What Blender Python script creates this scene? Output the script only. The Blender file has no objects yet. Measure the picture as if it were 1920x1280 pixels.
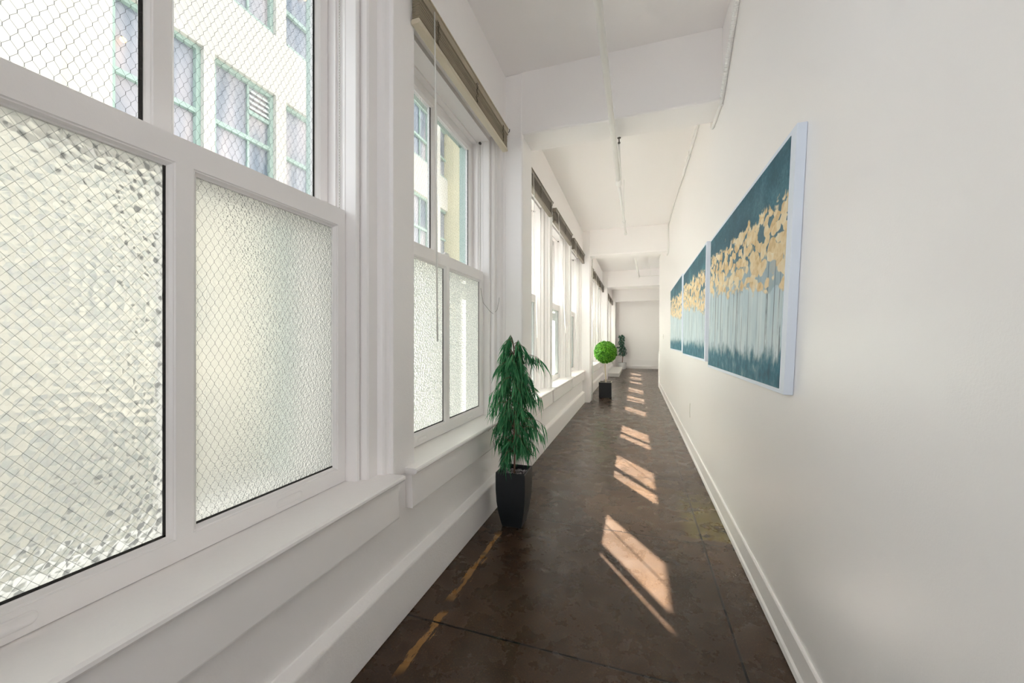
import bpy, math, random
from mathutils import Vector, Matrix
random.seed(7)
sc = bpy.context.scene
COL = sc.collection
PI = math.pi

# ------------------------------------------------------------------ camera
F_PX, CX, CY, CAM_H = 715.0, 960.0, 638.0, 1.45
TH = math.atan(234 / 715.0)
CT, ST = math.cos(TH), math.sin(TH)
cam = bpy.data.cameras.new('camera')
cam.sensor_width = 36.0
cam.lens = F_PX / 1920 * 36.0
cam.shift_y = -(640 - CY) / 1920
cam.clip_start = 0.02
co = bpy.data.objects.new('camera', cam)
COL.objects.link(co)
co.location = (0, 0, CAM_H)
co.rotation_euler = (PI / 2, 0, TH)
sc.camera = co

# ------------------------------------------------------------------ node helpers
def mat(name):
    m = bpy.data.materials.new(name)
    m.use_nodes = True
    nt = m.node_tree
    nt.nodes.clear()
    out = nt.nodes.new('ShaderNodeOutputMaterial')
    return m, nt, out

def nd(nt, typ, ins=None, **props):
    n = nt.nodes.new(typ)
    for k, v in props.items():
        setattr(n, k, v)
    for k, v in (ins or {}).items():
        s = n.inputs[k]
        if hasattr(v, 'links') or hasattr(v, 'is_linked'):
            nt.links.new(v, s)
        else:
            s.default_value = v
    return n

def mth(nt, op, a, b=0.0, c=None, clamp=False):
    ins = {0: a, 1: b}
    if c is not None:
        ins[2] = c
    return nd(nt, 'ShaderNodeMath', ins, operation=op, use_clamp=clamp).outputs[0]

def mixc(nt, fac, a, b):
    n = nt.nodes.new('ShaderNodeMix')
    n.data_type = 'RGBA'
    for idx, v in ((0, fac), (6, a), (7, b)):
        if hasattr(v, 'is_linked'):
            nt.links.new(v, n.inputs[idx])
        else:
            n.inputs[idx].default_value = v
    return n.outputs[2]

def ramp(nt, fac, stops):
    n = nd(nt, 'ShaderNodeValToRGB', {0: fac})
    cr = n.color_ramp
    while len(cr.elements) < len(stops):
        cr.elements.new(0.5)
    for e, (p, c) in zip(cr.elements, stops):
        e.position = p
        e.color = c if len(c) == 4 else (*c, 1)
    return n.outputs[0]

def smooth(nt, v, lo, hi):
    n = nd(nt, 'ShaderNodeMapRange', {0: v, 1: lo, 2: hi, 3: 0.0, 4: 1.0}, interpolation_type='SMOOTHSTEP')
    return n.outputs[0]

def C(r, g, b):
    """sRGB 0-255 to linear rgba"""
    f = lambda x: (x / 255 / 12.92) if x / 255 <= 0.04045 else ((x / 255 + 0.055) / 1.055) ** 2.4
    return (f(r), f(g), f(b), 1.0)

def paint(name, col, rough=0.5, bump=0.0, scale=60.0, spec=0.4, detail=4.0, metal=0.0, lump=0.0):
    m, nt, out = mat(name)
    b = nd(nt, 'ShaderNodeBsdfPrincipled', {'Base Color': col, 'Roughness': rough, 'Specular IOR Level': spec, 'Metallic': metal})
    if bump:
        g = nd(nt, 'ShaderNodeNewGeometry')
        n = nd(nt, 'ShaderNodeTexNoise', {'Vector': g.outputs['Position'], 'Scale': scale, 'Detail': detail, 'Roughness': 0.6})
        h = n.outputs[0]
        if lump:
            n2 = nd(nt, 'ShaderNodeTexNoise', {'Vector': g.outputs['Position'], 'Scale': 7.0, 'Detail': 3.0})
            h = mth(nt, 'ADD', h, mth(nt, 'MULTIPLY', n2.outputs[0], lump))
        bp = nd(nt, 'ShaderNodeBump', {'Strength': bump, 'Distance': 0.004, 'Height': h})
        nt.links.new(bp.outputs[0], b.inputs['Normal'])
    nt.links.new(b.outputs[0], out.inputs[0])
    return m

M = {}
M['wall'] = paint('plaster_white', C(243, 240, 239), 0.5, 0.35, 90, 0.35, lump=1.5)
M['wallr'] = paint('semigloss_white', C(243, 240, 239), 0.28, 0.10, 160, 0.5)
M['ceil'] = paint('ceiling_white', C(243, 240, 239), 0.6, 0.2, 60, 0.3, lump=1.0)
M['trim'] = paint('trim_gloss_white', C(243, 240, 239), 0.25, 0.12, 40, 0.45, lump=0.6)
M['pipe'] = paint('painted_pipe', C(234, 233, 230), 0.4, 0.05, 80)
M['chain'] = paint('sash_chain_painted', C(205, 202, 195), 0.45)
M['dark'] = paint('old_black_sealant', C(52, 50, 48), 0.8, 0.5, 200)
M['wire'] = paint('steel_wire', C(70, 72, 72), 0.6)
M['steel'] = paint('zinc_steel', C(95, 93, 90), 0.4, metal=0.7)
M['blind'] = paint('beige_blind', C(160, 149, 128), 0.4, 0.05, 30)
M['blind_rail'] = paint('beige_rail', C(205, 194, 172), 0.35)
M['blind_t'] = paint('taupe_blind', C(128, 120, 108), 0.45)
def plastic():
    m, nt, out = mat('milky_plastic')
    b = nd(nt, 'ShaderNodeBsdfPrincipled', {'Base Color': C(246, 246, 244), 'Roughness': 0.25})
    t = nd(nt, 'ShaderNodeBsdfTranslucent', {'Color': C(246, 246, 244)})
    x = nd(nt, 'ShaderNodeMixShader', {0: 0.6, 1: b.outputs[0], 2: t.outputs[0]})
    nt.links.new(x.outputs[0], out.inputs[0])
    return m
M['wand'] = plastic()
M['cord'] = paint('blind_cord', C(90, 82, 66), 0.8)
M['facade'] = paint('cream_stucco', C(198, 196, 189), 0.9, 0.3, 20)
M['tower'] = paint('yellow_stucco', C(198, 193, 166), 0.9, 0.3, 20)
M['green'] = paint('mint_green_paint', C(158, 180, 172), 0.5)
M['outer'] = paint('weathered_outer_sill', C(120, 124, 120), 0.8)
M['greend'] = paint('mint_green_weathered', C(150, 188, 176), 0.6)
M['louver'] = paint('louver_grey', C(225, 230, 228), 0.5)
M['court'] = paint('courtyard_concrete', C(150, 148, 142), 0.9, 0.3, 10)
M['pot'] = paint('black_pot', C(30, 33, 36), 0.42, 0.06, 300)
M['pot2'] = paint('black_cube_pot', C(24, 24, 25), 0.35)
M['potrim'] = paint('pale_rim', C(200, 196, 186), 0.5)
M['potw'] = paint('white_ceramic', C(232, 233, 234), 0.4)
M['bark'] = paint('brown_bark', C(120, 92, 78), 0.8, 0.5, 80)
M['barkp'] = paint('pale_bark', C(196, 182, 158), 0.8, 0.5, 80)
M['step'] = paint('grey_white_board', C(214, 214, 210), 0.5, 0.1, 40)
M['edge'] = paint('white_gesso', C(226, 234, 246), 0.45)

# ---- leaves
def leafmat(name, stops, rough=0.45):
    m, nt, out = mat(name)
    g = nd(nt, 'ShaderNodeNewGeometry')
    r = g.outputs['Random Per Island']
    c = ramp(nt, r, stops)
    b = nd(nt, 'ShaderNodeBsdfPrincipled', {'Base Color': c, 'Roughness': rough, 'Specular IOR Level': 0.3})
    t = nd(nt, 'ShaderNodeBsdfTranslucent', {'Color': c})
    x = nd(nt, 'ShaderNodeMixShader', {0: 0.3, 1: b.outputs[0], 2: t.outputs[0]})
    nt.links.new(x.outputs[0], out.inputs[0])
    return m
M['leaf1'] = leafmat('willow_leaf', [(0, C(30, 86, 54)), (0.5, C(52, 130, 82)), (1, C(104, 172, 120))])
M['leaf2'] = leafmat('boxwood_leaf', [(0, C(44, 96, 16)), (0.5, C(80, 150, 34)), (1, C(130, 190, 66))])
M['leaf3'] = leafmat('ficus_leaf', [(0, C(28, 62, 52)), (0.6, C(54, 96, 80)), (1, C(120, 156, 136))])

def gravel():
    m, nt, out = mat('grey_gravel')
    g = nd(nt, 'ShaderNodeNewGeometry')
    v = nd(nt, 'ShaderNodeTexVoronoi', {'Vector': g.outputs['Position'], 'Scale': 110.0})
    c = ramp(nt, mth(nt, 'FRACT', mth(nt, 'MULTIPLY', v.outputs[1], 3.7)), [(0, C(60, 54, 58)), (0.6, C(140, 130, 136)), (1, C(225, 218, 222))])
    b = nd(nt, 'ShaderNodeBsdfPrincipled', {'Base Color': c, 'Roughness': 0.9})
    bp = nd(nt, 'ShaderNodeBump', {'Strength': 1.0, 'Distance': 0.01, 'Height': v.outputs[0]})
    nt.links.new(bp.outputs[0], b.inputs['Normal'])
    nt.links.new(b.outputs[0], out.inputs[0])
    return m
M['gravel'] = gravel()

# ---- glass
def clear_glass():
    m, nt, out = mat('clear_glass')
    t = nd(nt, 'ShaderNodeBsdfTransparent', {'Color': (0.96, 0.97, 0.965, 1)})
    g = nd(nt, 'ShaderNodeBsdfGlossy', {'Color': (1, 1, 1, 1), 'Roughness': 0.0})
    f = nd(nt, 'ShaderNodeFresnel', {'IOR': 1.45})
    x = nd(nt, 'ShaderNodeMixShader', {0: mth(nt, 'MULTIPLY', f.outputs[0], 0.35), 1: t.outputs[0], 2: g.outputs[0]})
    nt.links.new(x.outputs[0], out.inputs[0])
    return m
M['glass'] = clear_glass()

def frosted(name, scale, rough, strength, dist, tmix, tint, fine=0.0):
    m, nt, out = mat(name)
    tc = nd(nt, 'ShaderNodeTexCoord')
    v = nd(nt, 'ShaderNodeTexVoronoi', {'Vector': tc.outputs['Object'], 'Scale': scale}, feature='SMOOTH_F1')
    v.inputs['Smoothness'].default_value = 0.25
    h = v.outputs[0]
    if fine:
        n = nd(nt, 'ShaderNodeTexNoise', {'Vector': tc.outputs['Object'], 'Scale': fine, 'Detail': 2.0})
        h = mth(nt, 'ADD', h, mth(nt, 'MULTIPLY', n.outputs[0], 0.5))
    bp = nd(nt, 'ShaderNodeBump', {'Strength': strength, 'Distance': dist, 'Height': h})
    r = nd(nt, 'ShaderNodeBsdfRefraction', {'Color': tint, 'Roughness': rough, 'IOR': 1.4, 'Normal': bp.outputs[0]})
    t = nd(nt, 'ShaderNodeBsdfTranslucent', {'Color': tint, 'Normal': bp.outputs[0]})
    x = nd(nt, 'ShaderNodeMixShader', {0: tmix, 1: r.outputs[0], 2: t.outputs[0]})
    nt.links.new(x.outputs[0], out.inputs[0])
    return m
M['hammer'] = frosted('hammered_glass', 44.0, 0.20, 0.62, 0.014, 0.28, (0.66, 0.65, 0.585, 1), 24)
M['ripple'] = frosted('rippled_glass', 150.0, 0.30, 0.32, 0.004, 0.35, (0.60, 0.585, 0.525, 1))
M['bright'] = frosted('bright_frosted_glass', 90.0, 0.25, 0.6, 0.006, 0.45, (0.70, 0.74, 0.69, 1), 40)
M['hammerf'] = frosted('fine_hammered_glass', 70.0, 0.28, 0.9, 0.010, 0.5, (0.86, 0.86, 0.76, 1), 40)

def window_dark():
    m, nt, out = mat('distant_window_pane')
    g = nd(nt, 'ShaderNodeNewGeometry')
    mp = nd(nt, 'ShaderNodeMapping', {'Vector': g.outputs['Position'], 'Scale': (1, 1.3, 0.22)})
    n = nd(nt, 'ShaderNodeTexNoise', {'Vector': mp.outputs[0], 'Scale': 1.6, 'Detail': 1.0})
    c = ramp(nt, n.outputs[0], [(0.35, C(98, 112, 128)), (0.5, C(148, 152, 162)), (0.65, C(178, 172, 176))])
    b = nd(nt, 'ShaderNodeBsdfPrincipled', {'Base Color': c, 'Roughness': 0.12, 'Specular IOR Level': 0.6})
    nt.links.new(b.outputs[0], out.inputs[0])
    return m
M['farpane'] = window_dark()
def emit(name, col, s):
    m, nt, out = mat(name)
    e = nd(nt, 'ShaderNodeEmission', {'Color': col, 'Strength': s})
    nt.links.new(e.outputs[0], out.inputs[0])
    return m
M['bulb'] = emit('lit_bulb', (1.0, 0.62, 0.30, 1), 3.0)

# ---- floor
def floor_mat():
    m, nt, out = mat('sealed_brown_concrete')
    g = nd(nt, 'ShaderNodeNewGeometry')
    P = g.outputs['Position']
    sx = nd(nt, 'ShaderNodeSeparateXYZ', {0: P})
    X, Y = sx.outputs[0], sx.outputs[1]
    n1 = nd(nt, 'ShaderNodeTexNoise', {'Vector': P, 'Scale': 2.0, 'Detail': 7.0, 'Roughness': 0.6, 'Distortion': 0.1})
    n2 = nd(nt, 'ShaderNodeTexNoise', {'Vector': P, 'Scale': 130.0, 'Detail': 4.0, 'Roughness': 0.75})
    n3 = nd(nt, 'ShaderNodeTexNoise', {'Vector': P, 'Scale': 6.0, 'Detail': 7.0, 'Roughness': 0.62, 'Distortion': 0.15})
    base = ramp(nt, n1.outputs[0], [(0.2, C(50, 37, 27)), (0.8, C(76, 57, 42))])
    dk = mth(nt, 'MULTIPLY', smooth(nt, n3.outputs[0], 0.54, 0.28), 0.25)
    base = mixc(nt, dk, base, C(28, 22, 19))
    sp = smooth(nt, n2.outputs[0], 0.54, 0.72)
    base = mixc(nt, mth(nt, 'MULTIPLY', sp, mth(nt, 'ADD', 0.35, mth(nt, 'MULTIPLY', smooth(nt, n1.outputs[0], 0.40, 0.62), 0.65))), base, C(126, 98, 66))
    sd = smooth(nt, n2.outputs[0], 0.44, 0.30)
    base = mixc(nt, mth(nt, 'MULTIPLY', sd, 0.7), base, C(22, 17, 14))
    # worn ochre line beside the window wall
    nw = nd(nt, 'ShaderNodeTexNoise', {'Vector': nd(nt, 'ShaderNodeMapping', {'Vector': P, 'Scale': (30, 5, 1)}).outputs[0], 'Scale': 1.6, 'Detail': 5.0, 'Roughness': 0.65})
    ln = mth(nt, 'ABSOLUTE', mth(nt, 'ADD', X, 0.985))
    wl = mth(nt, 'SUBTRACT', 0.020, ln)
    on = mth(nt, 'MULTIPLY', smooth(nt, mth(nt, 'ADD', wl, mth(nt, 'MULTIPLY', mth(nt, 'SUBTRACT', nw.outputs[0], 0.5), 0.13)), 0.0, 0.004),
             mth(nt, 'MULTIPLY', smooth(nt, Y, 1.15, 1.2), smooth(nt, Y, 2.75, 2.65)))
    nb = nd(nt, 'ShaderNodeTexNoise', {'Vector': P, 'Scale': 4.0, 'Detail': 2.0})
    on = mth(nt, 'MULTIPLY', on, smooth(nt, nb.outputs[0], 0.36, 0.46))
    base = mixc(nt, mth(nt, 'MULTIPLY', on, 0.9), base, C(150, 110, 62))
    # faded olive paint patch by the right wall
    pm = mth(nt, 'MULTIPLY', mth(nt, 'MULTIPLY', smooth(nt, X, 0.30, 0.42), smooth(nt, Y, 3.06, 3.09)), smooth(nt, Y, 4.2, 3.5))
    pm = mth(nt, 'MULTIPLY', pm, smooth(nt, n3.outputs[0], 0.34, 0.50))
    base = mixc(nt, mth(nt, 'MULTIPLY', pm, 0.55), base, C(98, 86, 34))
    # saw-cut joints
    wob = mth(nt, 'MULTIPLY', mth(nt, 'SUBTRACT', n3.outputs[0], 0.5), 0.004)
    jy = mth(nt, 'ABSOLUTE', mth(nt, 'SUBTRACT', mth(nt, 'FRACT', mth(nt, 'ADD', mth(nt, 'DIVIDE', mth(nt, 'ADD', mth(nt, 'ADD', Y, wob), -1.745), 1.26), 0.5)), 0.5))
    j1 = smooth(nt, mth(nt, 'MULTIPLY', jy, 1.26), 0.0075, 0.0035)
    j2 = smooth(nt, mth(nt, 'ABSOLUTE', mth(nt, 'SUBTRACT', mth(nt, 'ADD', X, wob), 0.45)), 0.0075, 0.0035)
    j = mth(nt, 'MAXIMUM', j1, j2)
    base = mixc(nt, mth(nt, 'MULTIPLY', j, 0.95), base, C(20, 16, 14))
    ro = nd(nt, 'ShaderNodeMapRange', {0: n3.outputs[0], 1: 0.3, 2: 0.7, 3: 0.20, 4: 0.36}).outputs[0]
    b = nd(nt, 'ShaderNodeBsdfPrincipled', {'Base Color': base, 'Roughness': ro, 'Specular IOR Level': 0.32})
    hh = mth(nt, 'SUBTRACT', mth(nt, 'ADD', mth(nt, 'MULTIPLY', n2.outputs[0], 0.25), mth(nt, 'MULTIPLY', n3.outputs[0], 0.6)), mth(nt, 'MULTIPLY', j, 0.8))
    bp = nd(nt, 'ShaderNodeBump', {'Strength': 0.25, 'Distance': 0.003, 'Height': hh})
    nt.links.new(bp.outputs[0], b.inputs['Normal'])
    nt.links.new(b.outputs[0], out.inputs[0])
    return m
M['floor'] = floor_mat()

# ---- painting
def art(name, seed):
    m, nt, out = mat(name)
    uv = nd(nt, 'ShaderNodeUVMap')
    U0 = uv.outputs[0]
    off = nd(nt, 'ShaderNodeMapping', {'Vector': U0, 'Location': (seed * 3.1, seed * 1.7, 0), 'Scale': (1.65, 1.0, 1)}).outputs[0]
    s = nd(nt, 'ShaderNodeSeparateXYZ', {0: U0})
    U, V = s.outputs[0], s.outputs[1]
    def noise(scale, detail=4.0, sx=1.0, sy=1.0, dist=0.0, rough=0.6):
        mp = nd(nt, 'ShaderNodeMapping', {'Vector': off, 'Scale': (sx, sy, 1)})
        return nd(nt, 'ShaderNodeTexNoise', {'Vector': mp.outputs[0], 'Scale': scale, 'Detail': detail, 'Roughness': rough, 'Distortion': dist}).outputs[0]
    big, mid, fine = noise(3.0), noise(9.0, 5.0, 1, 1, 0.8), noise(60.0, 3.0)
    top = ramp(nt, mth(nt, 'ADD', mth(nt, 'MULTIPLY', big, 0.7), mth(nt, 'MULTIPLY', fine, 0.3)), [(0.3, C(26, 70, 88)), (0.5, C(40, 94, 112)), (0.7, C(84, 136, 150))])
    low = ramp(nt, noise(6.0, 4.0, 2.0, 0.5), [(0.3, C(176, 198, 208)), (0.55, C(202, 217, 222)), (0.75, C(220, 230, 233))])
    # band centre falls from the near edge (u=1) to the far edge (u=0) : height measured from the foot
    bc = mth(nt, 'ADD', 0.59, mth(nt, 'MULTIPLY', mth(nt, 'SUBTRACT', 1.0, U), 0.12))
    rel = mth(nt, 'SUBTRACT', mth(nt, 'ADD', V, mth(nt, 'MULTIPLY', mth(nt, 'SUBTRACT', mid, 0.5), 0.16)), bc)
    col = mixc(nt, smooth(nt, rel, -0.06, 0.03), low, top)
    # dripping trunks
    dn = noise(40.0, 1.0, 1.0, 0.018, 0.0)
    dn2 = noise(30.0, 2.0, 1.0, 0.6)
    drip = mth(nt, 'MULTIPLY', smooth(nt, mth(nt, 'ADD', dn, mth(nt, 'MULTIPLY', dn2, 0.10)), 0.66, 0.70), smooth(nt, rel, 0.02, -0.05))
    dn3 = noise(70.0, 1.0, 1.0, 0.015, 0.0)
    drip = mth(nt, 'MAXIMUM', drip, mth(nt, 'MULTIPLY', mth(nt, 'MULTIPLY', smooth(nt, dn3, 0.58, 0.66), smooth(nt, rel, 0.02, -0.04)), 0.5))
    col = mixc(nt, mth(nt, 'MULTIPLY', drip, 0.8), col, C(84, 98, 110))
    # teal foot
    fe = mth(nt, 'SUBTRACT', mth(nt, 'ADD', 0.14, mth(nt, 'MULTIPLY', mth(nt, 'SUBTRACT', noise(12.0, 6.0, 1.4, 0.7), 0.5), 0.26)), V)
    teal = ramp(nt, noise(14.0, 6.0, 1.0, 0.8), [(0.3, C(18, 78, 100)), (0.5, C(34, 108, 128)), (0.62, C(82, 128, 146)), (0.75, C(150, 180, 186))])
    col = mixc(nt, smooth(nt, fe, -0.05, 0.05), col, teal)
    # gold leaf blobs
    w = nd(nt, 'ShaderNodeTexNoise', {'Vector': off, 'Scale': 6.0, 'Detail': 2.0})
    wv = nd(nt, 'ShaderNodeVectorMath', {0: nd(nt, 'ShaderNodeMapping', {'Vector': off, 'Rotation': (0, 0, 0.55), 'Scale': (1.0, 1.5, 1)}).outputs[0], 1: nd(nt, 'ShaderNodeVectorMath', {0: w.outputs[1], 'Scale': 0.10}, operation='SCALE').outputs[0]}, operation='ADD')
    vo = nd(nt, 'ShaderNodeTexVoronoi', {'Vector': wv.outputs[0], 'Scale': 15.0})
    vr = mth(nt, 'FRACT', mth(nt, 'MULTIPLY', nd(nt, 'ShaderNodeSeparateColor', {0: vo.outputs[1]}).outputs[0], 7.3))
    blob = smooth(nt, mth(nt, 'ADD', vo.outputs[0], mth(nt, 'MULTIPLY', mth(nt, 'SUBTRACT', mid, 0.5), 0.9)), 0.74, 0.64)
    hw = mth(nt, 'ADD', mth(nt, 'ADD', 0.135, mth(nt, 'MULTIPLY', U, 0.045)), mth(nt, 'MULTIPLY', mth(nt, 'SUBTRACT', noise(7.0, 3.0), 0.5), 0.22))
    inb = smooth(nt, mth(nt, 'SUBTRACT', hw, mth(nt, 'ABSOLUTE', mth(nt, 'SUBTRACT', rel, 0.01))), -0.012, 0.012)
    keep = smooth(nt, vr, 0.07, 0.10)
    gold = mth(nt, 'MULTIPLY', mth(nt, 'MULTIPLY', blob, inb), keep)
    gcol = ramp(nt, mth(nt, 'ADD', mth(nt, 'MULTIPLY', noise(22.0, 4.0), 0.7), mth(nt, 'MULTIPLY', vr, 0.3)), [(0.3, C(206, 172, 118)), (0.5, C(230, 206, 162)), (0.75, C(240, 228, 202))])
    haze = mth(nt, 'MULTIPLY', inb, 0.45)
    col = mixc(nt, haze, col, C(104, 130, 142))
    col = mixc(nt, gold, col, gcol)
    b = nd(nt, 'ShaderNodeBsdfPrincipled', {'Base Color': col, 'Roughness': 0.55, 'Specular IOR Level': 0.25})
    bp = nd(nt, 'ShaderNodeBump', {'Strength': 0.25, 'Distance': 0.002, 'Height': mth(nt, 'ADD', gold, mth(nt, 'MULTIPLY', fine, 0.4))})
    nt.links.new(bp.outputs[0], b.inputs['Normal'])
    nt.links.new(b.outputs[0], out.inputs[0])
    return m

# ------------------------------------------------------------------ mesh helpers
class MB:
    def __init__(s):
        s.v, s.f, s.m, s.uv = [], [], [], {}
    def add(s, vs, fs, mi=0):
        o = len(s.v)
        s.v += [tuple(v) for v in vs]
        for f in fs:
            s.f.append(tuple(i + o for i in f)); s.m.append(mi)
        return s
    def box(s, x0, x1, y0, y1, z0, z1, mi=0):
        vs = [(x0, y0, z0), (x1, y0, z0), (x1, y1, z0), (x0, y1, z0), (x0, y0, z1), (x1, y0, z1), (x1, y1, z1), (x0, y1, z1)]
        return s.add(vs, [(3, 2, 1, 0), (4, 5, 6, 7), (0, 1, 5, 4), (1, 2, 6, 5), (2, 3, 7, 6), (3, 0, 4, 7)], mi)
    def prism(s, pts, a0, a1, axis='z', mi=0):
        """closed polygon extruded along an axis; pts = (x,y) for z, (x,z) for y, (y,z) for x"""
        n = len(pts)
        def mk(p, a):
            return {'z': (p[0], p[1], a), 'y': (p[0], a, p[1]), 'x': (a, p[0], p[1])}[axis]
        vs = [mk(p, a0) for p in pts] + [mk(p, a1) for p in pts]
        fs = [(i, (i + 1) % n, (i + 1) % n + n, i + n) for i in range(n)]
        fs += [tuple(range(n - 1, -1, -1)), tuple(range(n, 2 * n))]
        return s.add(vs, fs, mi)
    def tube(s, path, r, seg=8, mi=0, cap=True):
        path = [Vector(p) for p in path]
        rs = r if isinstance(r, (list, tuple)) else [r] * len(path)
        vs, fs = [], []
        prev = None
        for i, p in enumerate(path):
            d = (path[min(i + 1, len(path) - 1)] - path[max(i - 1, 0)]).normalized()
            if prev is None:
                a = d.orthogonal().normalized()
            else:
                a = (prev - d * prev.dot(d))
                a = a.normalized() if a.length > 1e-6 else d.orthogonal().normalized()
            prev = a
            b = d.cross(a)
            for k in range(seg):
                t = 2 * PI * k / seg
                vs.append(p + (a * math.cos(t) + b * math.sin(t)) * rs[i])
        for i in range(len(path) - 1):
            for k in range(seg):
                k2 = (k + 1) % seg
                fs.append((i * seg + k, i * seg + k2, (i + 1) * seg + k2, (i + 1) * seg + k))
        if cap:
            fs.append(tuple(range(seg - 1, -1, -1)))
            o = (len(path) - 1) * seg
            fs.append(tuple(range(o, o + seg)))
        return s.add(vs, fs, mi)
    def ring(s, y0, y1, z0, z1, prof, mi=0):
        """profile of (inset, x) lofted round a rectangle in the YZ plane"""
        vs, fs = [], []
        for (d, x) in prof:
            vs += [(x, y0 + d, z0 + d), (x, y1 - d, z0 + d), (x, y1 - d, z1 - d), (x, y0 + d, z1 - d)]
        for i in range(len(prof) - 1):
            for k in range(4):
                k2 = (k + 1) % 4
                fs.append((i * 4 + k, i * 4 + k2, (i + 1) * 4 + k2, (i + 1) * 4 + k))
        return s.add(vs, fs, mi)
    def ball(s, c, r, nu=16, nv=10, mi=0, sq=(1, 1, 1)):
        vs, fs = [], []
        for j in range(nv + 1):
            t = PI * j / nv
            for i in range(nu):
                p = 2 * PI * i / nu
                vs.append((c[0] + r * sq[0] * math.sin(t) * math.cos(p), c[1] + r * sq[1] * math.sin(t) * math.sin(p), c[2] + r * sq[2] * math.cos(t)))
        for j in range(nv):
            for i in range(nu):
                i2 = (i + 1) % nu
                fs.append((j * nu + i, (j + 1) * nu + i, (j + 1) * nu + i2, j * nu + i2))
        return s.add(vs, fs, mi)
    def mesh(s, name, mats, smooth_=False):
        me = bpy.data.meshes.new(name)
        me.from_pydata(s.v, [], s.f)
        for mm in (mats if isinstance(mats, (list, tuple)) else [mats]):
            me.materials.append(mm)
        me.polygons.foreach_set('material_index', s.m)
        if smooth_:
            me.polygons.foreach_set('use_smooth', [True] * len(s.f))
        me.update()
        return me

def link(name, data, parent=None, loc=None):
    o = bpy.data.objects.new(name, data)
    COL.objects.link(o)
    if parent is not None:
        o.parent = parent
    if loc:
        o.location = loc
    return o

def obj(name, mb, mats, parent=None, loc=None, sm=False, bevel=0.0, seg=2):
    o = link(name, mb.mesh(name, mats, sm), parent, loc)
    if bevel:
        b = o.modifiers.new('bevel', 'BEVEL')
        b.width = bevel; b.segments = seg; b.limit_method = 'ANGLE'; b.angle_limit = math.radians(40)
    return o

def tag(o, label=None, cat=None, group=None, kind=None):
    if label: o['label'] = label
    if cat: o['category'] = cat
    if group: o['group'] = group
    if kind: o['kind'] = kind
    return o

def empty(name, loc, rz=0.0):
    o = bpy.data.objects.new(name, None)
    COL.objects.link(o)
    o.location = loc
    o.rotation_euler = (0, 0, rz)
    o.empty_display_size = 0.1
    return o

def copy_tree(o, parent=None):
    c = o.copy()
    COL.objects.link(c)
    c.parent = parent
    for ch in list(o.children):
        copy_tree(ch, c)
    return c

# ------------------------------------------------------------------ layout
XW, XP, XR, ZC, ZB = -1.205, -1.15, 0.665, 4.0, 3.41
ZG_ = -4.0
YB0, YEND, YBACK = -3.6, 12.67, 20.7
HW = 0.705                     # half width of a sash
CEX = 0.158                    # casing on the far side of each window
COLS = [3.66 + 5.5 * k for k in range(-1, 4)]
WINS = [0.83, 2.61, 4.60, 6.35, 8.115, 10.10, 11.85, 13.615, 15.60, 17.35, 19.115, -0.92]
XEXT = -1.60
ZS, ZH = 0.755, 3.42

# ---- room shell
fl = MB().box(XEXT, 4.0, YB0, YBACK + 0.2, -0.2, 0.0)
tag(obj('floor', fl, M['floor']), 'glossy brown sealed concrete floor with saw-cut joints', 'floor', kind='structure')
ce = MB().box(XEXT, 4.0, YB0, YBACK + 0.2, ZC, ZC + 0.2)
ceil = tag(obj('ceiling', ce, M['ceil']), 'white painted plaster ceiling crossed by deep beams', 'ceiling', kind='structure')

wl = MB()
wl.box(XEXT, XW, YB0, YBACK, ZH, ZC)                      # above the windows
wl.box(XEXT, XW, YB0, YBACK, 0.0, 0.722)                  # below the sills
wl.prism([(XW - 0.01, 0.0), (XP, 0.0), (XP, 0.243), (XP - 0.006, 0.25), (XW + 0.004, 0.262), (XW - 0.01, 0.275)], YB0, YBACK, 'y')
edges = sorted(WINS)
prev = YB0
for c in edges:
    wl.box(XEXT, XW, prev, c - HW - 0.012, 0.722, ZH)
    prev = c + HW + CEX
wl.box(XEXT, XW, prev, YBACK, 0.722, ZH)
wall_left = tag(obj('wall_left', wl, M['wall'], bevel=0.006), 'lumpy white plastered window wall with low kerb along the floor', 'wall', kind='structure')
for k, c in enumerate(COLS):
    if c > 20.4: continue
    cb = MB().box(XW - 0.1, -1.035, c - 0.18, c + 0.172, 0.0, ZC)
    obj('column', cb, M['wall'], wall_left, bevel=0.016, seg=3)
for k, c in enumerate(COLS):
    xe = XR + 0.02 if c < YEND else 4.0
    bb = MB().box(-1.06, xe, c - 0.175, c + 0.175, ZB, ZC + 0.02)
    obj('beam', bb, M['ceil'], ceil, bevel=0.02, seg=3)

wr = MB().box(XR, XR + 0.16, YB0, YEND, 0, ZC)
wr.box(XR + 0.16, 4.0, YEND - 0.16, YEND, 0, ZC)
tag(obj('wall_right', wr, M['wallr'], bevel=0.004), 'smooth white semi-gloss wall carrying the three paintings', 'wall', kind='structure')
wb = MB().box(XEXT, 4.0, YBACK, YBACK + 0.2, 0, ZC)
wback = tag(obj('wall_back', wb, M['wall']), 'plain white wall closing the far end of the corridor', 'wall', kind='structure')
wf = MB().box(XEXT, -1.1, YB0 - 0.2, YB0, 0, ZC).box(0.6, XR + 0.16, YB0 - 0.2, YB0, 0, ZC).box(-1.1, 0.6, YB0 - 0.2, YB0, 0, 0.3).box(-1.1, 0.6, YB0 - 0.2, YB0, 3.2, ZC)  # unseen opening added to bring daylight into the near end
tag(obj('wall_front', wf, M['wall']), 'white wall behind the viewer with an opening added for daylight', 'wall', kind='structure')
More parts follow.
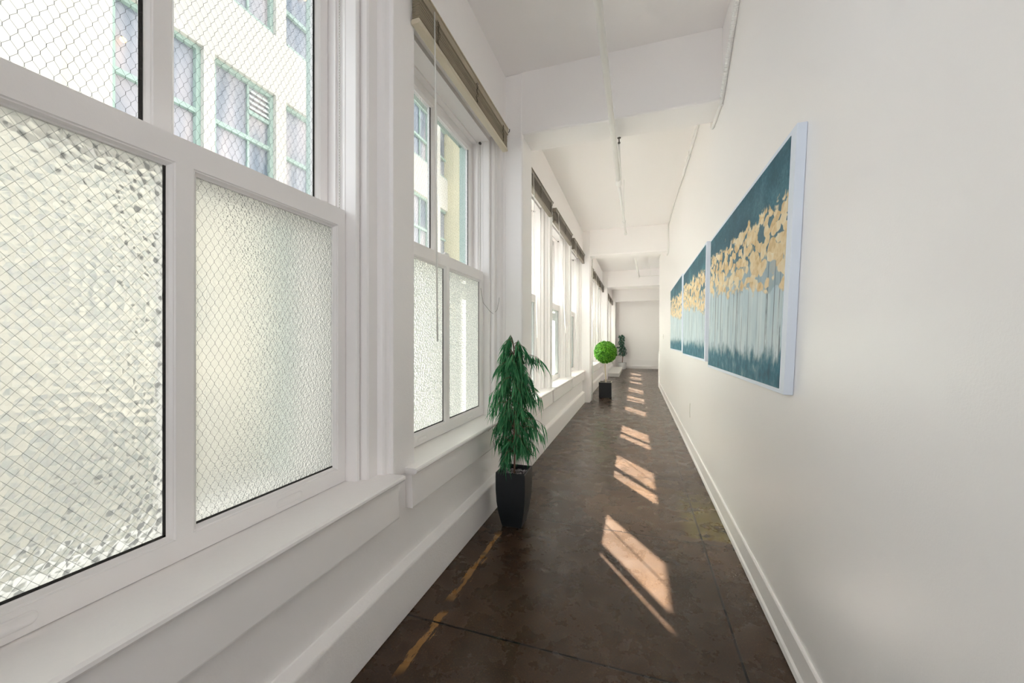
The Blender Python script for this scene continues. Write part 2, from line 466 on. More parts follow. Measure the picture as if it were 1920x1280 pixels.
wa = MB().box(4.0, 4.2, YEND - 0.16, YBACK + 0.2, 0, 0.7).box(4.0, 4.2, YEND - 0.16, YBACK + 0.2, 3.5, ZC).box(4.0, 4.2, YEND - 0.16, 13.2, 0.7, 3.5).box(4.0, 4.2, 20.2, YBACK + 0.2, 0.7, 3.5).box(4.0, 4.2, 14.0, YBACK, 0.7, 3.5)  # slot left open out of view, added to brighten the far end
tag(obj('wall_side', wa, M['wall']), 'white side wall round the far corner with an opening added for daylight', 'wall', kind='structure')

bbp = [(XR, 0.0), (XR - 0.012, 0.0), (XR - 0.024, 0.006), (XR - 0.020, 0.030), (XR - 0.012, 0.042), (XR - 0.012, 0.150), (XR - 0.008, 0.158), (XR, 0.160)]
bbr = MB().prism(bbp, YB0, YEND, 'y')
tag(obj('baseboard_right', bbr, M['trim']), 'narrow white baseboard with shoe moulding under the right wall', 'baseboard', kind='structure')
bbb = MB()
bbb.box(-1.04, 4.0, YBACK - 0.02, YBACK, 0, 0.07).box(-1.04, 4.0, YBACK - 0.05, YBACK, 0.10, 0.135).box(-1.04, 4.0, YBACK - 0.015, YBACK, 0.135, 0.42)
tag(obj('baseboard_back', bbb, M['trim']), 'stepped white baseboard under the far end wall', 'baseboard', kind='structure')
cg = MB().box(XR - 0.03, XR + 0.16, YEND - 0.02, YEND + 0.03, 0.0, 1.1)
tag(obj('trim_1', cg, M['trim'], bevel=0.004), 'low white corner guard on the far end of the right wall', 'corner guard', kind='structure')

M['brick'] = paint('brown_brick', C(104, 105, 106), 0.9, 0.3, 30)
wu = MB().box(XEXT, 4.2, YB0 - 0.2, 26.0, ZC + 0.2, 14.0).box(XEXT, 4.2, YB0 - 0.2, 26.0, ZG_, -0.2)  # plain unseen bulk added to cut sky light on the facade opposite
tag(obj('wall_upper', wu, M['brick']), 'unseen storeys above and below the corridor, added to shade the court', 'wall', kind='structure')
# ---- windows
def tube3(mb, a, b, r):
    a, b = Vector(a), Vector(b)
    d = (b - a)
    if d.length < 1e-6: return
    d.normalize()
    u = d.orthogonal().normalized(); w = d.cross(u)
    vs = []
    for p in (a, b):
        for k in range(3):
            t = 2 * PI * k / 3
            vs.append(p + (u * math.cos(t) + w * math.sin(t)) * r)
    mb.add(vs, [(0, 1, 4, 3), (1, 2, 5, 4), (2, 0, 3, 5)])

def hexwire(x, y0, y1, z0, z1, w, row, tw, r, rnd):
    mb = MB()
    nr = int((z1 - z0) / row) + 2
    ncol = int((y1 - y0) / w) + 2
    def node(i, j):
        rnd2 = random.Random(i * 7919 + j * 104729 + rnd)
        return (y0 + (i + (0.5 if j % 2 else 0.0)) * w + rnd2.uniform(-1, 1) * w * 0.05 - w * .3, z0 + j * row + rnd2.uniform(-1, 1) * row * 0.05 - row * .4)
    inside = lambda p: y0 <= p[0] <= y1 and z0 <= p[1] <= z1
    def seg(p, q, rr):
        if inside(p) or inside(q):
            cl = lambda t: (min(max(t[0], y0), y1), min(max(t[1], z0), z1))
            p, q = cl(p), cl(q)
            tube3(mb, (x, *p), (x, *q), rr)
    for j in range(nr + 1):
        for i in range(-1, ncol + 1):
            y, z = node(i, j)
            seg((y, z), (y, z + tw), r * 1.6)
            n1 = node(i, j + 1); n2 = node(i - 1 if j % 2 == 0 else i + 1, j + 1)
            seg((y, z + tw), n1, r); seg((y, z + tw), n2, r)
    return mb

def diamond(x, y0, y1, z0, z1, py, pz, r):
    mb = MB()
    sl = pz / py
    H, W = z1 - z0, y1 - y0
    for sgn in (1, -1):
        n = int((H + sl * W) / pz) + 3
        for k in range(-2, n):
            c = k * pz - (sl * W if sgn > 0 else 0)
            pts = []
            for t in (0, W):
                pts.append((t, c + sgn * sl * t))
            (ya, za), (yb, zb) = pts
            # clip in z
            ts = sorted(((0 - za) / (zb - za), (H - za) / (zb - za)))
            t0, t1 = max(0, ts[0]), min(1, ts[1])
            if t1 - t0 < 0.01: continue
            A = (x, y0 + ya + (yb - ya) * t0, z0 + za + (zb - za) * t0)
            B = (x + sgn * 0.0005, y0 + ya + (yb - ya) * t1, z0 + za + (zb - za) * t1)
            tube3(mb, A, B, r)
    return mb

def pane(x0, x1, y0, y1, z0, z1):
    """glass slab: outer face (towards the court) gets slot 1"""
    mb = MB()
    vs = [(x0, y0, z0), (x1, y0, z0), (x1, y1, z0), (x0, y1, z0), (x0, y0, z1), (x1, y0, z1), (x1, y1, z1), (x0, y1, z1)]
    mb.add(vs, [(3, 2, 1, 0), (4, 5, 6, 7), (0, 1, 5, 4), (1, 2, 6, 5), (2, 3, 7, 6)], 0)
    mb.add(vs, [(3, 0, 4, 7)], 1)
    return mb

def jag(x, y0, y1, z0, z1, vertical, seed):
    """ragged strip of old sealant on the glass edge"""
    rr = random.Random(seed)
    mb = MB()
    n = 60
    vs = []
    for i in range(n + 1):
        t = i / n
        k = rr.uniform(-0.25, 0.15) if rr.random() < 0.4 else rr.uniform(-0.05, 0.05)
        if vertical:
            z = z0 + (z1 - z0) * t
            vs += [(x, y0 - k * (y1 - y0), z), (x, y1, z), (x - 0.003, y1, z), (x - 0.003, y0, z)]
        else:
            y = y0 + (y1 - y0) * t
            vs += [(x, y, z0), (x, y, z1 + k * (z1 - z0)), (x - 0.003, y, z1), (x - 0.003, y, z0)]
    fs = []
    for i in range(n):
        for k in range(4):
            k2 = (k + 1) % 4
            fs.append((i * 4 + k, i * 4 + k2, i * 4 + 4 + k2, i * 4 + 4 + k))
    return mb.add(vs, fs)

XL, XU = -1.367, -1.475       # room faces of lower and upper sash
ZMR = 2.09                    # top of meeting rail

def sash(x, zb, zt, rail_b, rail_t, stile, mull, depth, bev):
    """frame of one sash with two panes"""
    mb = MB()
    e = 0.0028
    x0 = x - depth
    y0, y1 = -HW + e, HW - e
    xm = x - depth * 0.45
    mb.box(x0, xm, -HW, y0 + stile, zb, zt).box(x0, xm, y1 - stile, HW, zb, zt)
    mb.box(xm, x, y0, y0 + stile, zb, zt).box(xm, x, y1 - stile, y1, zb, zt)
    mb.box(x0, x, y0 + stile, y1 - stile, zb, zb + rail_b).box(x0, x, y0 + stile, y1 - stile, zt - rail_t, zt)
    mb.box(x0, x, -mull, mull, zb + rail_b, zt - rail_t)
    for a, b in ((y0 + stile, -mull), (mull, y1 - stile)):
        mb.ring(a, b, zb + rail_b, zt - rail_t, [(0, x - 0.001), (0.003, x - 0.004), (0.006, x - 0.0045), (bev * 0.75, x - 0.013), (bev, x - 0.016), (bev, x - depth)])
    return mb

def link_chain(x, y, z0, z1):
    mb = MB()
    n = int((z1 - z0) / 0.0135)
    for i in range(n):
        z = z0 + (i + 0.5) * (z1 - z0) / n
        for k in range(8):
            t0, t1 = 2 * PI * k / 8, 2 * PI * (k + 1) / 8
            f = lambda t: ((x + 0.0042 * math.cos(t), y, z + 0.0085 * math.sin(t)) if i % 2 else (x, y + 0.0042 * math.cos(t), z + 0.0085 * math.sin(t)))
            tube3(mb, f(t0), f(t1), 0.0016)
    return mb

casing_pts = [(XEXT, 0), (-1.372, 0), (-1.372, 0.003), (-1.316, 0.010), (-1.310, 0.016), (-1.309, 0.030), (-1.313, 0.036), (-1.345, 0.0362), (-1.345, 0.0400),
              (-1.302, 0.0405), (-1.280, 0.046), (-1.274, 0.056), (-1.274, 0.120), (-1.258, 0.124), (-1.248, 0.128), (-1.240, 0.136), (-1.236, 0.147), (-1.228, CEX), (XEXT, CEX)]

def build_window(first, far=False):
    root = empty('window_1' if first else 'window_2', (0, 0, 0))
    cs = MB().prism([(a, b + HW) for a, b in casing_pts], ZS, ZH, 'z')
    obj('casing', cs, M['trim'], root)
    ls = MB().prism([(XEXT, -HW - 0.012), (-1.225, -HW - 0.012), (-1.225, -HW - 0.004), (-1.31, -HW - 0.004), (-1.312, -HW), (XEXT, -HW)], ZS, ZH, 'z')
    obj('casing', ls, M['trim'], root)
    hd = MB().prism([(XEXT, 3.302), (-1.43, 3.302), (-1.43, 3.318), (-1.372, 3.318), (-1.372, 3.312), (-1.312, 3.314), (-1.308, 3.345), (-1.25, 3.35), (-1.245, ZH), (XEXT, ZH)], -HW, HW, 'y')
    obj('head_casing', hd, M['trim'], root)
    # sill and apron
    y0, y1 = -HW - 0.105, HW + 0.160
    sl = MB()
    sl.box(XEXT + 0.02, XW, -HW - 0.010, HW + CEX, 0.722, ZS)
    nose = [(XW, 0.7225), (-1.150, 0.7225), (-1.136, 0.728), (-1.130, 0.738), (-1.131, 0.748), (-1.140, ZS), (XW, ZS)]
    sl.prism(nose, y0, y1, 'y')
    obj('sill', sl, M['trim'], root)
    ap = MB().prism([(XW, 0.535), (-1.160, 0.535), (-1.158, 0.545), (-1.166, 0.7225), (XW, 0.7225)], y0 + 0.004, y1 - 0.012, 'y')
    obj('apron', ap, M['trim'], root, bevel=0.003)
    os_ = MB().prism([(XEXT - 0.06, 0.70), (-1.41, 0.70), (-1.41, ZS), (XEXT - 0.06, 0.735)], -HW - 0.01, HW + 0.01, 'y')
    obj('outer_sill', os_, M['outer'], root)
    ej = MB()
    ej.box(XEXT - 0.012, -1.527, HW - 0.004, HW + 0.05, ZS, 3.302).box(XEXT - 0.012, -1.527, -HW - 0.05, -HW + 0.004, ZS, 3.302).box(XEXT - 0.012, -1.527, -HW, HW, 3.29, 3.35)
    obj('outer_frame', ej, M['green'], root)
    # lower sash
    low = obj('lower_sash', sash(XL, ZS + 0.003, ZMR, 0.068, 0.083, 0.047, 0.025, 0.045, 0.017), M['trim'], root)
    gx0, gx1 = -1.394, -1.388
    gz0, gz1 = ZS + 0.003 + 0.068 + 0.010, ZMR - 0.083 - 0.010
    gl = ((-HW + 0.057, -0.034), (0.034, HW - 0.057))
    for i, (a, b) in enumerate(gl):
        key = ('hammer' if i == 0 else 'ripple') if first else ('bright' if far else 'hammerf')
        g = obj('glass_pane', pane(gx0, gx1, a, b, gz0, gz1), [M['glass'], M[key]], low)
        if first:
            g['label'] = 'pebbled glass with diamond wire' if i == 0 else 'finely rippled glass with hexagonal wire'
            if i == 0:
                w_ = diamond(-1.391, a, b, gz0, gz1, 0.0255, 0.033, 0.00036)
            else:
                w_ = hexwire(-1.391, a, b, gz0, gz1, 0.0265, 0.0235, 0.006, 0.00042, 3)
            obj('wire_mesh', w_, M['wire'], low)
        s1 = jag(-1.3855, a, b, gz0, gz0 + 0.014, False, i + 3)
        obj('sealant', s1, M['dark'], low)
        if i == 0 or not first:
            s2 = jag(-1.3855, b - 0.015, b + 0.002, gz0, gz1, True, i + 13)
            obj('sealant', s2, M['dark'], low)
    for yy in (-0.375, 0.385):
        lf = MB()
        n = 24
        outer, inner, deep = [], [], []
        for k in range(n):
            t = 2 * PI * k / n
            cx_, cz_ = math.cos(t), math.sin(t)
            ex = 0.045 * (1 if cx_ > 0 else -1) if abs(cx_) > 1e-6 else 0
            outer.append((XL + 0.0006, yy + ex + 0.017 * cx_, 0.793 + 0.017 * cz_))
            inner.append((XL + 0.0036, yy + ex + 0.0145 * cx_, 0.793 + 0.0145 * cz_))
            deep.append((XL + 0.0008, yy + ex + 0.009 * cx_, 0.793 + 0.009 * cz_))
        vs = outer + inner + deep
        fs = []
        for a in (0, n):
            for k in range(n):
                k2 = (k + 1) % n
                fs.append((a + k, a + k2, a + n + k2, a + n + k))
        fs.append(tuple(range(2 * n, 3 * n)))
        lf.add(vs, fs)
        obj('sash_lift', lf, M['trim'], low, sm=True)
    # upper sash
    up = obj('upper_sash', sash(XU, 2.03, 3.30, 0.05, 0.062, 0.047, 0.025, 0.045, 0.017), M['trim'], root)
    ux0, ux1 = -1.503, -1.497
    uz0, uz1 = 2.03 + 0.06, 3.30 - 0.072
    for i, (a, b) in enumerate(gl):
        obj('glass_pane', pane(ux0, ux1, a, b, uz0, uz1), [M['glass'], M['glass']], up)
        obj('wire_mesh', hexwire(-1.5, a, b, uz0, uz1, 0.0255, 0.0255, 0.0085, 0.00042, 11), M['wire'], up)
        obj('sealant', jag(-1.4945, b - 0.019, b + 0.003, uz0, uz1, True, i + 23), M['dark'], up)
    pb = MB().box(-1.428, -1.420, -HW + 0.0, -HW + 0.012, ZS, 3.30).box(-1.428, -1.420, HW - 0.012, HW, ZS, 3.30)
    obj('parting_bead', pb, M['trim'], root)
    obj('sash_chain', link_chain(-1.398, HW - 0.008, ZMR - 0.01, 3.29), M['chain'], root)
    pl = MB().tube([(-1.398, HW - 0.016, 3.298), (-1.398, HW, 3.298)], 0.012, 12)
    obj('pulley', pl, M['steel'], root)
    if not first:
        lk = MB().prism([(XL - 0.018 + 0.012 * math.sin(2 * PI * k / 16), 0.05 * math.cos(2 * PI * k / 16)) for k in range(16)], ZMR, ZMR + 0.012, 'z')
        lk.tube([(XL - 0.018, -0.03, ZMR + 0.01), (XL - 0.018, -0.02, ZMR + 0.024), (XL - 0.018, 0.03, ZMR + 0.024), (XL - 0.018, 0.045, ZMR + 0.012)], 0.007, 8)
        obj('sash_lock', lk, M['trim'], low)
    return root

wlabels = [
    'nearest tall sash window, pebbled lower-left pane, hexagonal wire glass above',
    'second sash window, beside the near potted plant, under a beige blind',
    'third sash window, first beyond the near column',
    'fourth sash window, second beyond the near column',
    'fifth sash window, third beyond the near column, just before the ball topiary',
    'sixth sash window, first beyond the second column, behind the ball topiary',
    'seventh sash window, second beyond the second column',
    'eighth sash window, third beyond the second column',
    'ninth sash window, first beyond the third column, above the low platform',
    'tenth sash window, second beyond the third column, above the low platform',
    'eleventh sash window, last before the far end wall',
    'sash window just behind the viewer']
w1 = build_window(True)
w1.location = (0, WINS[0], 0)
tag(w1, wlabels[0], 'window', kind='structure')
w2 = build_window(False)
w2.location = (0, WINS[1], 0)
tag(w2, wlabels[1], 'window', kind='structure')
for k in range(2, len(WINS)):
    w = build_window(False, True) if k == 2 else copy_tree(w3)
    if k == 2: w3 = w
    w.name = 'window_%d' % (k + 1)
    w.location = (0, WINS[k], 0)
    tag(w, wlabels[k], 'window', kind='structure')

# ---- venetian blinds, pulled right up
def build_blind(y0, y1, key, wandlen, lean, wy):
    """origin at the middle of the head rail's foot, against the wall"""
    root = empty('venetian_blind', (XW, (y0 + y1) / 2, 3.22))
    h = (y1 - y0) / 2
    hr = MB().prism([(0.002, 0.155), (0.055, 0.155), (0.058, 0.160), (0.058, 0.200), (0.052, 0.206), (0.002, 0.206)], -h, h, 'y')
    obj('head_rail', hr, M[key], root)
    lp = MB().box(0.002, 0.064, -h, h, 0.2065, 0.214)
    obj('valance_lip', lp, M['blind_rail'] if key == 'blind' else M[key], root)
    st = MB()
    n = 14
    for i in range(n):
        z = 0.030 + i * 0.0086
        w = 0.046 + (0.002 if i % 2 else 0)
        d = 0.0005 * ((i * 7) % 5)
        st.prism([(0.004 + d, z), (0.004 + w + d, z), (0.005 + w + d, z + 0.003), (0.030 + d, z + 0.0062), (0.004 + d, z + 0.003)], -h + 0.012, h - 0.012, 'y')
    obj('slat_stack', st, M[key], root)
    br = MB().prism([(0.003, 0.004), (0.008, 0.0), (0.050, 0.0), (0.056, 0.005), (0.056, 0.021), (0.050, 0.027), (0.008, 0.027), (0.003, 0.022)], -h + 0.006, h - 0.006, 'y')
    obj('bottom_rail', br, M['blind_rail'] if key == 'blind' else M[key], root)
    for yy in (-h + 0.20, 0.02, h - 0.16):
        lc = MB()
        rr = random.Random(int(yy * 100))
        pts = [(0.060 + rr.uniform(0, 0.008), yy + rr.uniform(-0.008, 0.008), 0.165 - i * 0.011) for i in range(14)]
        lc.tube(pts, 0.0022, 5)
        lc.tube([(p[0], p[1] + 0.012 + 0.006 * math.sin(i), p[2]) for i, p in enumerate(pts)], 0.0018, 5)
        obj('ladder_cord', lc, M['cord'], root)
    hk = MB().tube([(0.03, h - 0.002, 0.19), (0.05, h + 0.020, 0.19), (0.062, h + 0.024, 0.20), (0.064, h + 0.022, 0.222)], 0.004, 8)
    obj('bracket_hook', hk, M['steel'], root)
    wd = MB().tube([(0, 0, 0), (0.002, 0, -0.5), (0.003, 0, -wandlen)], [0.0035, 0.0052, 0.0052], 8)
    wo_ = obj('tilt_wand', wd, M['wand'], root, loc=(0.066, wy, 0.175), sm=True)
    wo_.rotation_euler = (lean, 0, 0)
    return root

blabels = ['wide beige blind pulled up above the window by the near potted plant',
           'taupe blind pulled up above the first window beyond the near column',
           'taupe blind pulled up above the second window beyond the near column',
           'taupe blind pulled up above the third window beyond the near column',
           'small taupe blind above the first window beyond the second column',
           'small taupe blind above the second window beyond the second column',
           'small taupe blind above the third window beyond the second column',
           'tiny taupe blind above the first window beyond the third column',
           'tiny taupe blind above the second window beyond the third column',
           'tiny taupe blind above the last window before the far end wall']
bl = build_blind(WINS[1] - HW - 0.055, WINS[1] + HW + 0.075, 'blind', 1.95, 0.015, -HW + 0.09)
tag(bl, blabels[0], 'blind', 'venetian blinds above the windows')
proto = None
for k in range(2, 11):
    if proto is None:
        proto = build_blind(WINS[k] - HW - 0.02, WINS[k] + HW + 0.075, 'blind_t', 1.92, 0.0, -HW + 0.36)
        b = proto
    else:
        b = copy_tree(proto)
        b.location.y = WINS[k] + 0.0275
    for ch in b.children:
        if ch.name.startswith('tilt_wand'):
            ch.rotation_euler = ({2: 0.08, 3: 0.32}.get(k, 0.0), 0, 0)
            if k == 3: ch.location.y = -0.62
            if k == 4: ch.location.y = -0.60
    tag(b, blabels[k - 1], 'blind', 'venetian blinds above the windows')

# loose wire looped on the second window's casing
lw = MB().tube([(-1.36, 3.235, 1.93), (-1.352, 3.27, 1.80), (-1.30, 3.315, 1.72), (-1.285, 3.36, 1.70), (-1.262, 3.40, 1.74), (-1.252, 3.42, 1.82), (-1.25, 3.425, 1.86)], 0.0015, 6)
tag(obj('loose_wire', lw, M['steel']), 'thin loose wire looping across the second window casing', 'wire')

# ---- sprinkler pipes
PX, PZ = -0.205, 3.335
root = tag(empty('sprinkler_pipe', (PX, 0, PZ)), 'long white sprinkler pipe running under the near ceiling and beam', 'pipe')
obj('pipe', MB().tube([(-0.0, YB0 + 0.01, 0), (0, 4.72, 0)], 0.024, 16), M['pipe'], root, sm=True)
obj('coupling', MB().tube([(0, 4.63, 0), (0, 4.645, 0), (0, 4.78, 0), (0, 4.80, 0)], [0.030, 0.033, 0.033, 0.028], 16), M['pipe'], root, sm=True)
obj('pipe', MB().tube([(0, 4.78, 0), (0.02, 6.98, 0)], 0.0185, 14), M['pipe'], root, sm=True)
def hanger(y, x, top, r):
    hb = MB()
    hb.tube([(x + (r + .004) * math.cos(t), y, (r + .004) * math.sin(t)) for t in [2 * PI * k / 16 for k in range(17)]], 0.004, 6, cap=False)
    obj('hanger_ring', hb, M['pipe'], root)
    hr = MB().tube([(x, y, r + 0.004), (x, y, top)], 0.005, 8)
    hr.tube([(x, y, r + 0.01), (x, y, r + 0.032)], 0.011, 8)
    obj('hanger_rod', hr, M['steel'] if top < 0.2 else M['pipe'], root)
hanger(6.3, 0.014, 0.66, 0.0185)
hanger(1.2, 0.0, 0.66, 0.024)
sh = MB().tube([(0.042, 3.83, 0.075), (0.042, 3.83, 0.071)], 0.017, 12)
sh.tube([(0.042, 3.83, 0.071), (0.042, 3.83, 0.030)], 0.006, 8)
sh.tube([(0.042, 3.83, 0.032), (0.042, 3.83, 0.020)], 0.012, 8)
obj('hanger_bolt', sh, M['steel'], root)
st_ = MB().tube([(0.040, 3.84, 0.018), (0.036, 4.05, 0.004), (0.030, 4.60, -0.004), (0.012, 4.66, -0.006)], 0.0085, 10)
obj('brace_wire', st_, M['pipe'], root, sm=True)
cp = MB().tube([(0.02, 6.95, 0), (0.021, 7.03, 0), (0.021, 7.035, 0)], [0.026, 0.026, 0.012], 14)
obj('end_cap', cp, M['pipe'], root, sm=True)

root = tag(empty('sprinkler_pipe', (-0.07, 9.36, 3.6)), 'short white sprinkler pipe with side branch beyond the second beam', 'pipe')
obj('pipe', MB().tube([(0.0, 0, 0), (0.135, 4.2, 0)], 0.03, 12), M['pipe'], root, sm=True)
obj('elbow', MB().tube([(0.134, 4.12, 0), (0.136, 4.24, 0)], 0.045, 12), M['pipe'], root, sm=True)
obj('branch', MB().tube([(0.13, 4.2, 0.0), (3.2, 4.2, 0.0)], 0.011, 8), M['pipe'], root, sm=True)
obj('hanger_rod', MB().tube([(0.50, 4.2, 0.0), (0.50, 4.2, 0.40)], 0.007, 6), M['pipe'], root)

# ---- conduits
rc = tag(empty('conduit', (XR, 0, 0)), 'white conduit hugging the right wall, dropping round each beam', 'conduit')
def cpath(pts, n=8):
    """soften corners"""
    out = []
    pts = [Vector(p) for p in pts]
    for i, p in enumerate(pts):
        if i in (0, len(pts) - 1): out.append(p); continue
        a, b = pts[i - 1], pts[i + 1]
        ra, rb = min(0.06, (a - p).length / 2), min(0.06, (b - p).length / 2)
        s, e = p + (a - p).normalized() * ra, p + (b - p).normalized() * rb
        for k in range(n + 1):
            t = k / n
            out.append(s * (1 - t) ** 2 + p * 2 * t * (1 - t) + e * t ** 2)
    return out
c1 = COLS[1]
flex = cpath([(-0.0185, -0.5, 3.97), (-0.0185, 2.3, 3.965), (-0.0185, 2.90, 3.78), (-0.0185, c1 - 0.235, 3.385)])
n = 0
obj('flexible_conduit', MB().tube(flex, 0.016, 12), M['pipe'], rc, sm=True)
cr = MB()
seglist = [Vector(p) for p in flex]
tot = 0
for a, b in zip(seglist[:-1], seglist[1:]):
    L = (b - a).length
    m_ = int(L / 0.013)
    d = (b - a).normalized()
    if a.y < 1.0 and m_ > 5:
        a = a + d * max(0, (1.0 - a.y)); m_ = int((b - a).length / 0.013)
    for k in range(m_):
        p = a + d * (k * 0.013)
        cr.tube([p, p + d * 0.004, p + d * 0.008], [0.016, 0.0185, 0.016], 10, cap=False)
obj('conduit_ribs', cr, M['pipe'], rc)
bend = cpath([(-0.0135, c1 - 0.245, 3.40), (-0.0135, c1 - 0.225, 3.372), (-0.0135, c1 - 0.02, 3.372), (-0.0135, c1 + 0.225, 3.372), (-0.0135, c1 + 0.235, 3.84), (-0.0135, 5.6, 3.86), (-0.0135, 7.6, 3.975), (-0.0135, COLS[2] - 0.21, 3.975), (-0.0135, COLS[2] - 0.205, 3.385), (-0.0135, COLS[2] + 0.21, 3.385), (-0.0135, COLS[2] + 0.215, 3.96), (-0.0135, YEND - 0.1, 3.96)])
obj('rigid_conduit', MB().tube(bend, 0.013, 10), M['pipe'], rc, sm=True)
for yy in (c1 - 0.2, 5.4, COLS[2] - 0.2):
    obj('strap', MB().box(-0.03, -0.0002, yy - 0.008, yy + 0.008, 3.352 if yy != 5.4 else 3.83, 3.358 if yy != 5.4 else 3.89), M['pipe'], rc)
vc = MB().tube([(-1.022, COLS[2] + 0.197, 0.0), (-1.022, COLS[2] + 0.197, 3.405)], 0.012, 10)
tag(obj('conduit', vc, M['pipe'], sm=True), 'thin white vertical conduit on the far edge of the second column', 'conduit')

# ---- three paintings: slightly leaning panels
def painting(y0, y1, z0, z1, lean, border_near, seed, label):
    d = 0.038
    root = tag(empty('painting', (XR, (y0 + y1) / 2, z0)), label, 'painting', 'triptych on the right wall')
    yc = (y0 + y1) / 2
    H = z1 - z0
    def pt(x, y, z):        # y grows away from the viewer; the sides lean
        return (x, y - yc + lean * (0.5 - z / H), z)
    fr = MB()
    vs = [pt(x, y, z) for x in (-0.001, -d) for (y, z) in ((y0, 0), (y1, 0), (y1, H), (y0, H))]
    fr.add(vs, [(0, 1, 2, 3), (7, 6, 5, 4), (0, 4, 5, 1), (1, 5, 6, 2), (2, 6, 7, 3), (3, 7, 4, 0)])
    obj('frame', fr, M['edge'], root, bevel=0.002)
    ya, yb, za, zb = y0 + border_near, y1 - 0.025, 0.022, H - 0.022
    cv = MB()
    vs = [pt(x, y, z) for x in (-d + 0.001, -d - 0.002) for (y, z) in ((ya, za), (yb, za), (yb, zb), (ya, zb))]
    cv.add(vs, [(0, 1, 2, 3), (7, 6, 5, 4), (0, 4, 5, 1), (1, 5, 6, 2), (2, 6, 7, 3), (3, 7, 4, 0)])
    me = cv.mesh('canvas', art('gold_and_teal_painting_%d' % seed, seed))
    uvl = me.uv_layers.new(name='UVMap')
    corner = {0: (1, 0), 1: (0, 0), 2: (0, 1), 3: (1, 1)}
    for p in me.polygons:
        for li in p.loop_indices:
            uvl.data[li].uv = corner[me.loops[li].vertex_index % 4]
    link('canvas', me, root)
painting(1.932, 3.86, 1.205, 2.345, 0.155, 0.060, 1, 'nearest and largest-looking gold and teal tree painting on the right wall')
painting(4.05, 5.915, 1.245, 2.385, 0.12, 0.040, 2, 'middle gold and teal tree painting of the three')
painting(6.07, 8.06, 1.275, 2.42, 0.06, 0.030, 3, 'farthest gold and teal tree painting of the three')

# ---- plants
def leaf(mb, base, d, side, L, W, droop, curl=0.0):
    """a folded pointed blade of 4 stations"""
    d = d.normalized()
    side = (side - d * side.dot(d)).normalized()
    nrm = d.cross(side)
    p = Vector(base)
    sts = [(0.0, 0.12), (0.3, 1.0), (0.65, 0.8), (1.0, 0.03)]
    vs = []
    for t, w in sts:
        q = p + d * (L * t) + Vector((0, 0, -droop * L * t * t))
        vs += [q - side * (W * w / 2) + nrm * W * 0.15 * w, q, q + side * (W * w / 2) + nrm * W * 0.15 * w]
    fs = []
    for i in range(3):
        for k in range(2):
            a = i * 3 + k
            fs.append((a, a + 1, a + 4, a + 3))
    mb.add(vs, fs)

# near plant: tapered square vase with a drooping narrow-leaved tree
px, py = -0.925, 2.885
root = tag(empty('potted_plant', (px, py, 0), 0.02), 'drooping narrow-leaved green tree in a tall black vase by the second window', 'plant')
pot = MB()
hts = [(0.0, 0.076), (0.05, 0.088), (0.12, 0.102), (0.20, 0.112), (0.30, 0.1175), (0.40, 0.118), (0.43, 0.117)]
vs, fs = [], []
for z, r in hts: vs += [(-r, -r, z), (r, -r, z), (r, r, z), (-r, r, z)]
for z, r in ((0.43, 0.103), (0.36, 0.101)): vs += [(-r, -r, z), (r, -r, z), (r, r, z), (-r, r, z)]
nn = len(hts) + 2
for i in range(nn - 1):
    for k in range(4):
        k2 = (k + 1) % 4
        fs.append((i * 4 + k, i * 4 + k2, i * 4 + 4 + k2, i * 4 + 4 + k))
fs.append((3, 2, 1, 0)); fs.append(tuple(range((nn - 1) * 4, nn * 4)))
pot.add(vs, fs)
obj('vase', pot, M['pot'], root, bevel=0.003)
gv = MB()
n = 14
vs = [(-0.101 + 0.202 * i / n, -0.101 + 0.202 * j / n, 0.395 + random.uniform(-0.006, 0.008)) for j in range(n + 1) for i in range(n + 1)]
gv.add(vs, [(j * (n + 1) + i, j * (n + 1) + i + 1, (j + 1) * (n + 1) + i + 1, (j + 1) * (n + 1) + i) for j in range(n) for i in range(n)])
o = obj('gravel', gv, M['gravel'], root)
rnd = random.Random(5)
tr = MB().tube([(0.0, 0, 0.385), (0.004, 0.0, 0.55), (-0.004, 0.005, 0.75), (0.004, 0, 0.95), (-0.01, 0, 1.15), (-0.03, 0, 1.36)], [0.0085, 0.0075, 0.007, 0.006, 0.005, 0.003], 8)
lv = MB()
def sprig(z0, ang, length, rise, nl, ll):
    a = Vector((math.cos(ang), math.sin(ang), 0))
    pts = []
    for i in range(6):
        t = i / 5
        pts.append(Vector((0, 0, z0)) + a * (length * t) + Vector((0, 0, rise * math.sin(t * 2.3) - 0.06 * t * t)))
    tr.tube(pts, [0.0026, 0.0022, 0.0018, 0.0015, 0.0012, 0.001], 5)
    for k in range(nl):
        t = 0.25 + 0.75 * (k + rnd.random()) / nl
        i = min(int(t * 5), 4)
        p = pts[i].lerp(pts[i + 1], t * 5 - i)
        out = (a * rnd.uniform(0.1, 0.7) + Vector((rnd.uniform(-.5, .5), rnd.uniform(-.5, .5), rnd.uniform(-1.9, -0.45))))
        qx = px + p.x + out.normalized().x * 0.11
        if qx < -1.185 or (qx < -1.12 and p.z < 0.90): continue
        leaf(lv, p, out, Vector((rnd.uniform(-1, 1), rnd.uniform(-1, 1), 0.1)), ll * rnd.uniform(0.6, 1.15), 0.0105 * rnd.uniform(0.8, 1.15), rnd.uniform(0.15, 0.6))
for i in range(120):
    z = 0.55 + 0.87 * rnd.random()
    env = (0.17 + 0.06 * rnd.random()) if z < 1.15 else 0.20 - (z - 1.15) * 0.34
    sprig(z, rnd.uniform(0, 2 * PI), env * rnd.uniform(0.3, 1.0), rnd.uniform(0.0, 0.10), rnd.randint(16, 26), rnd.uniform(0.085, 0.12))
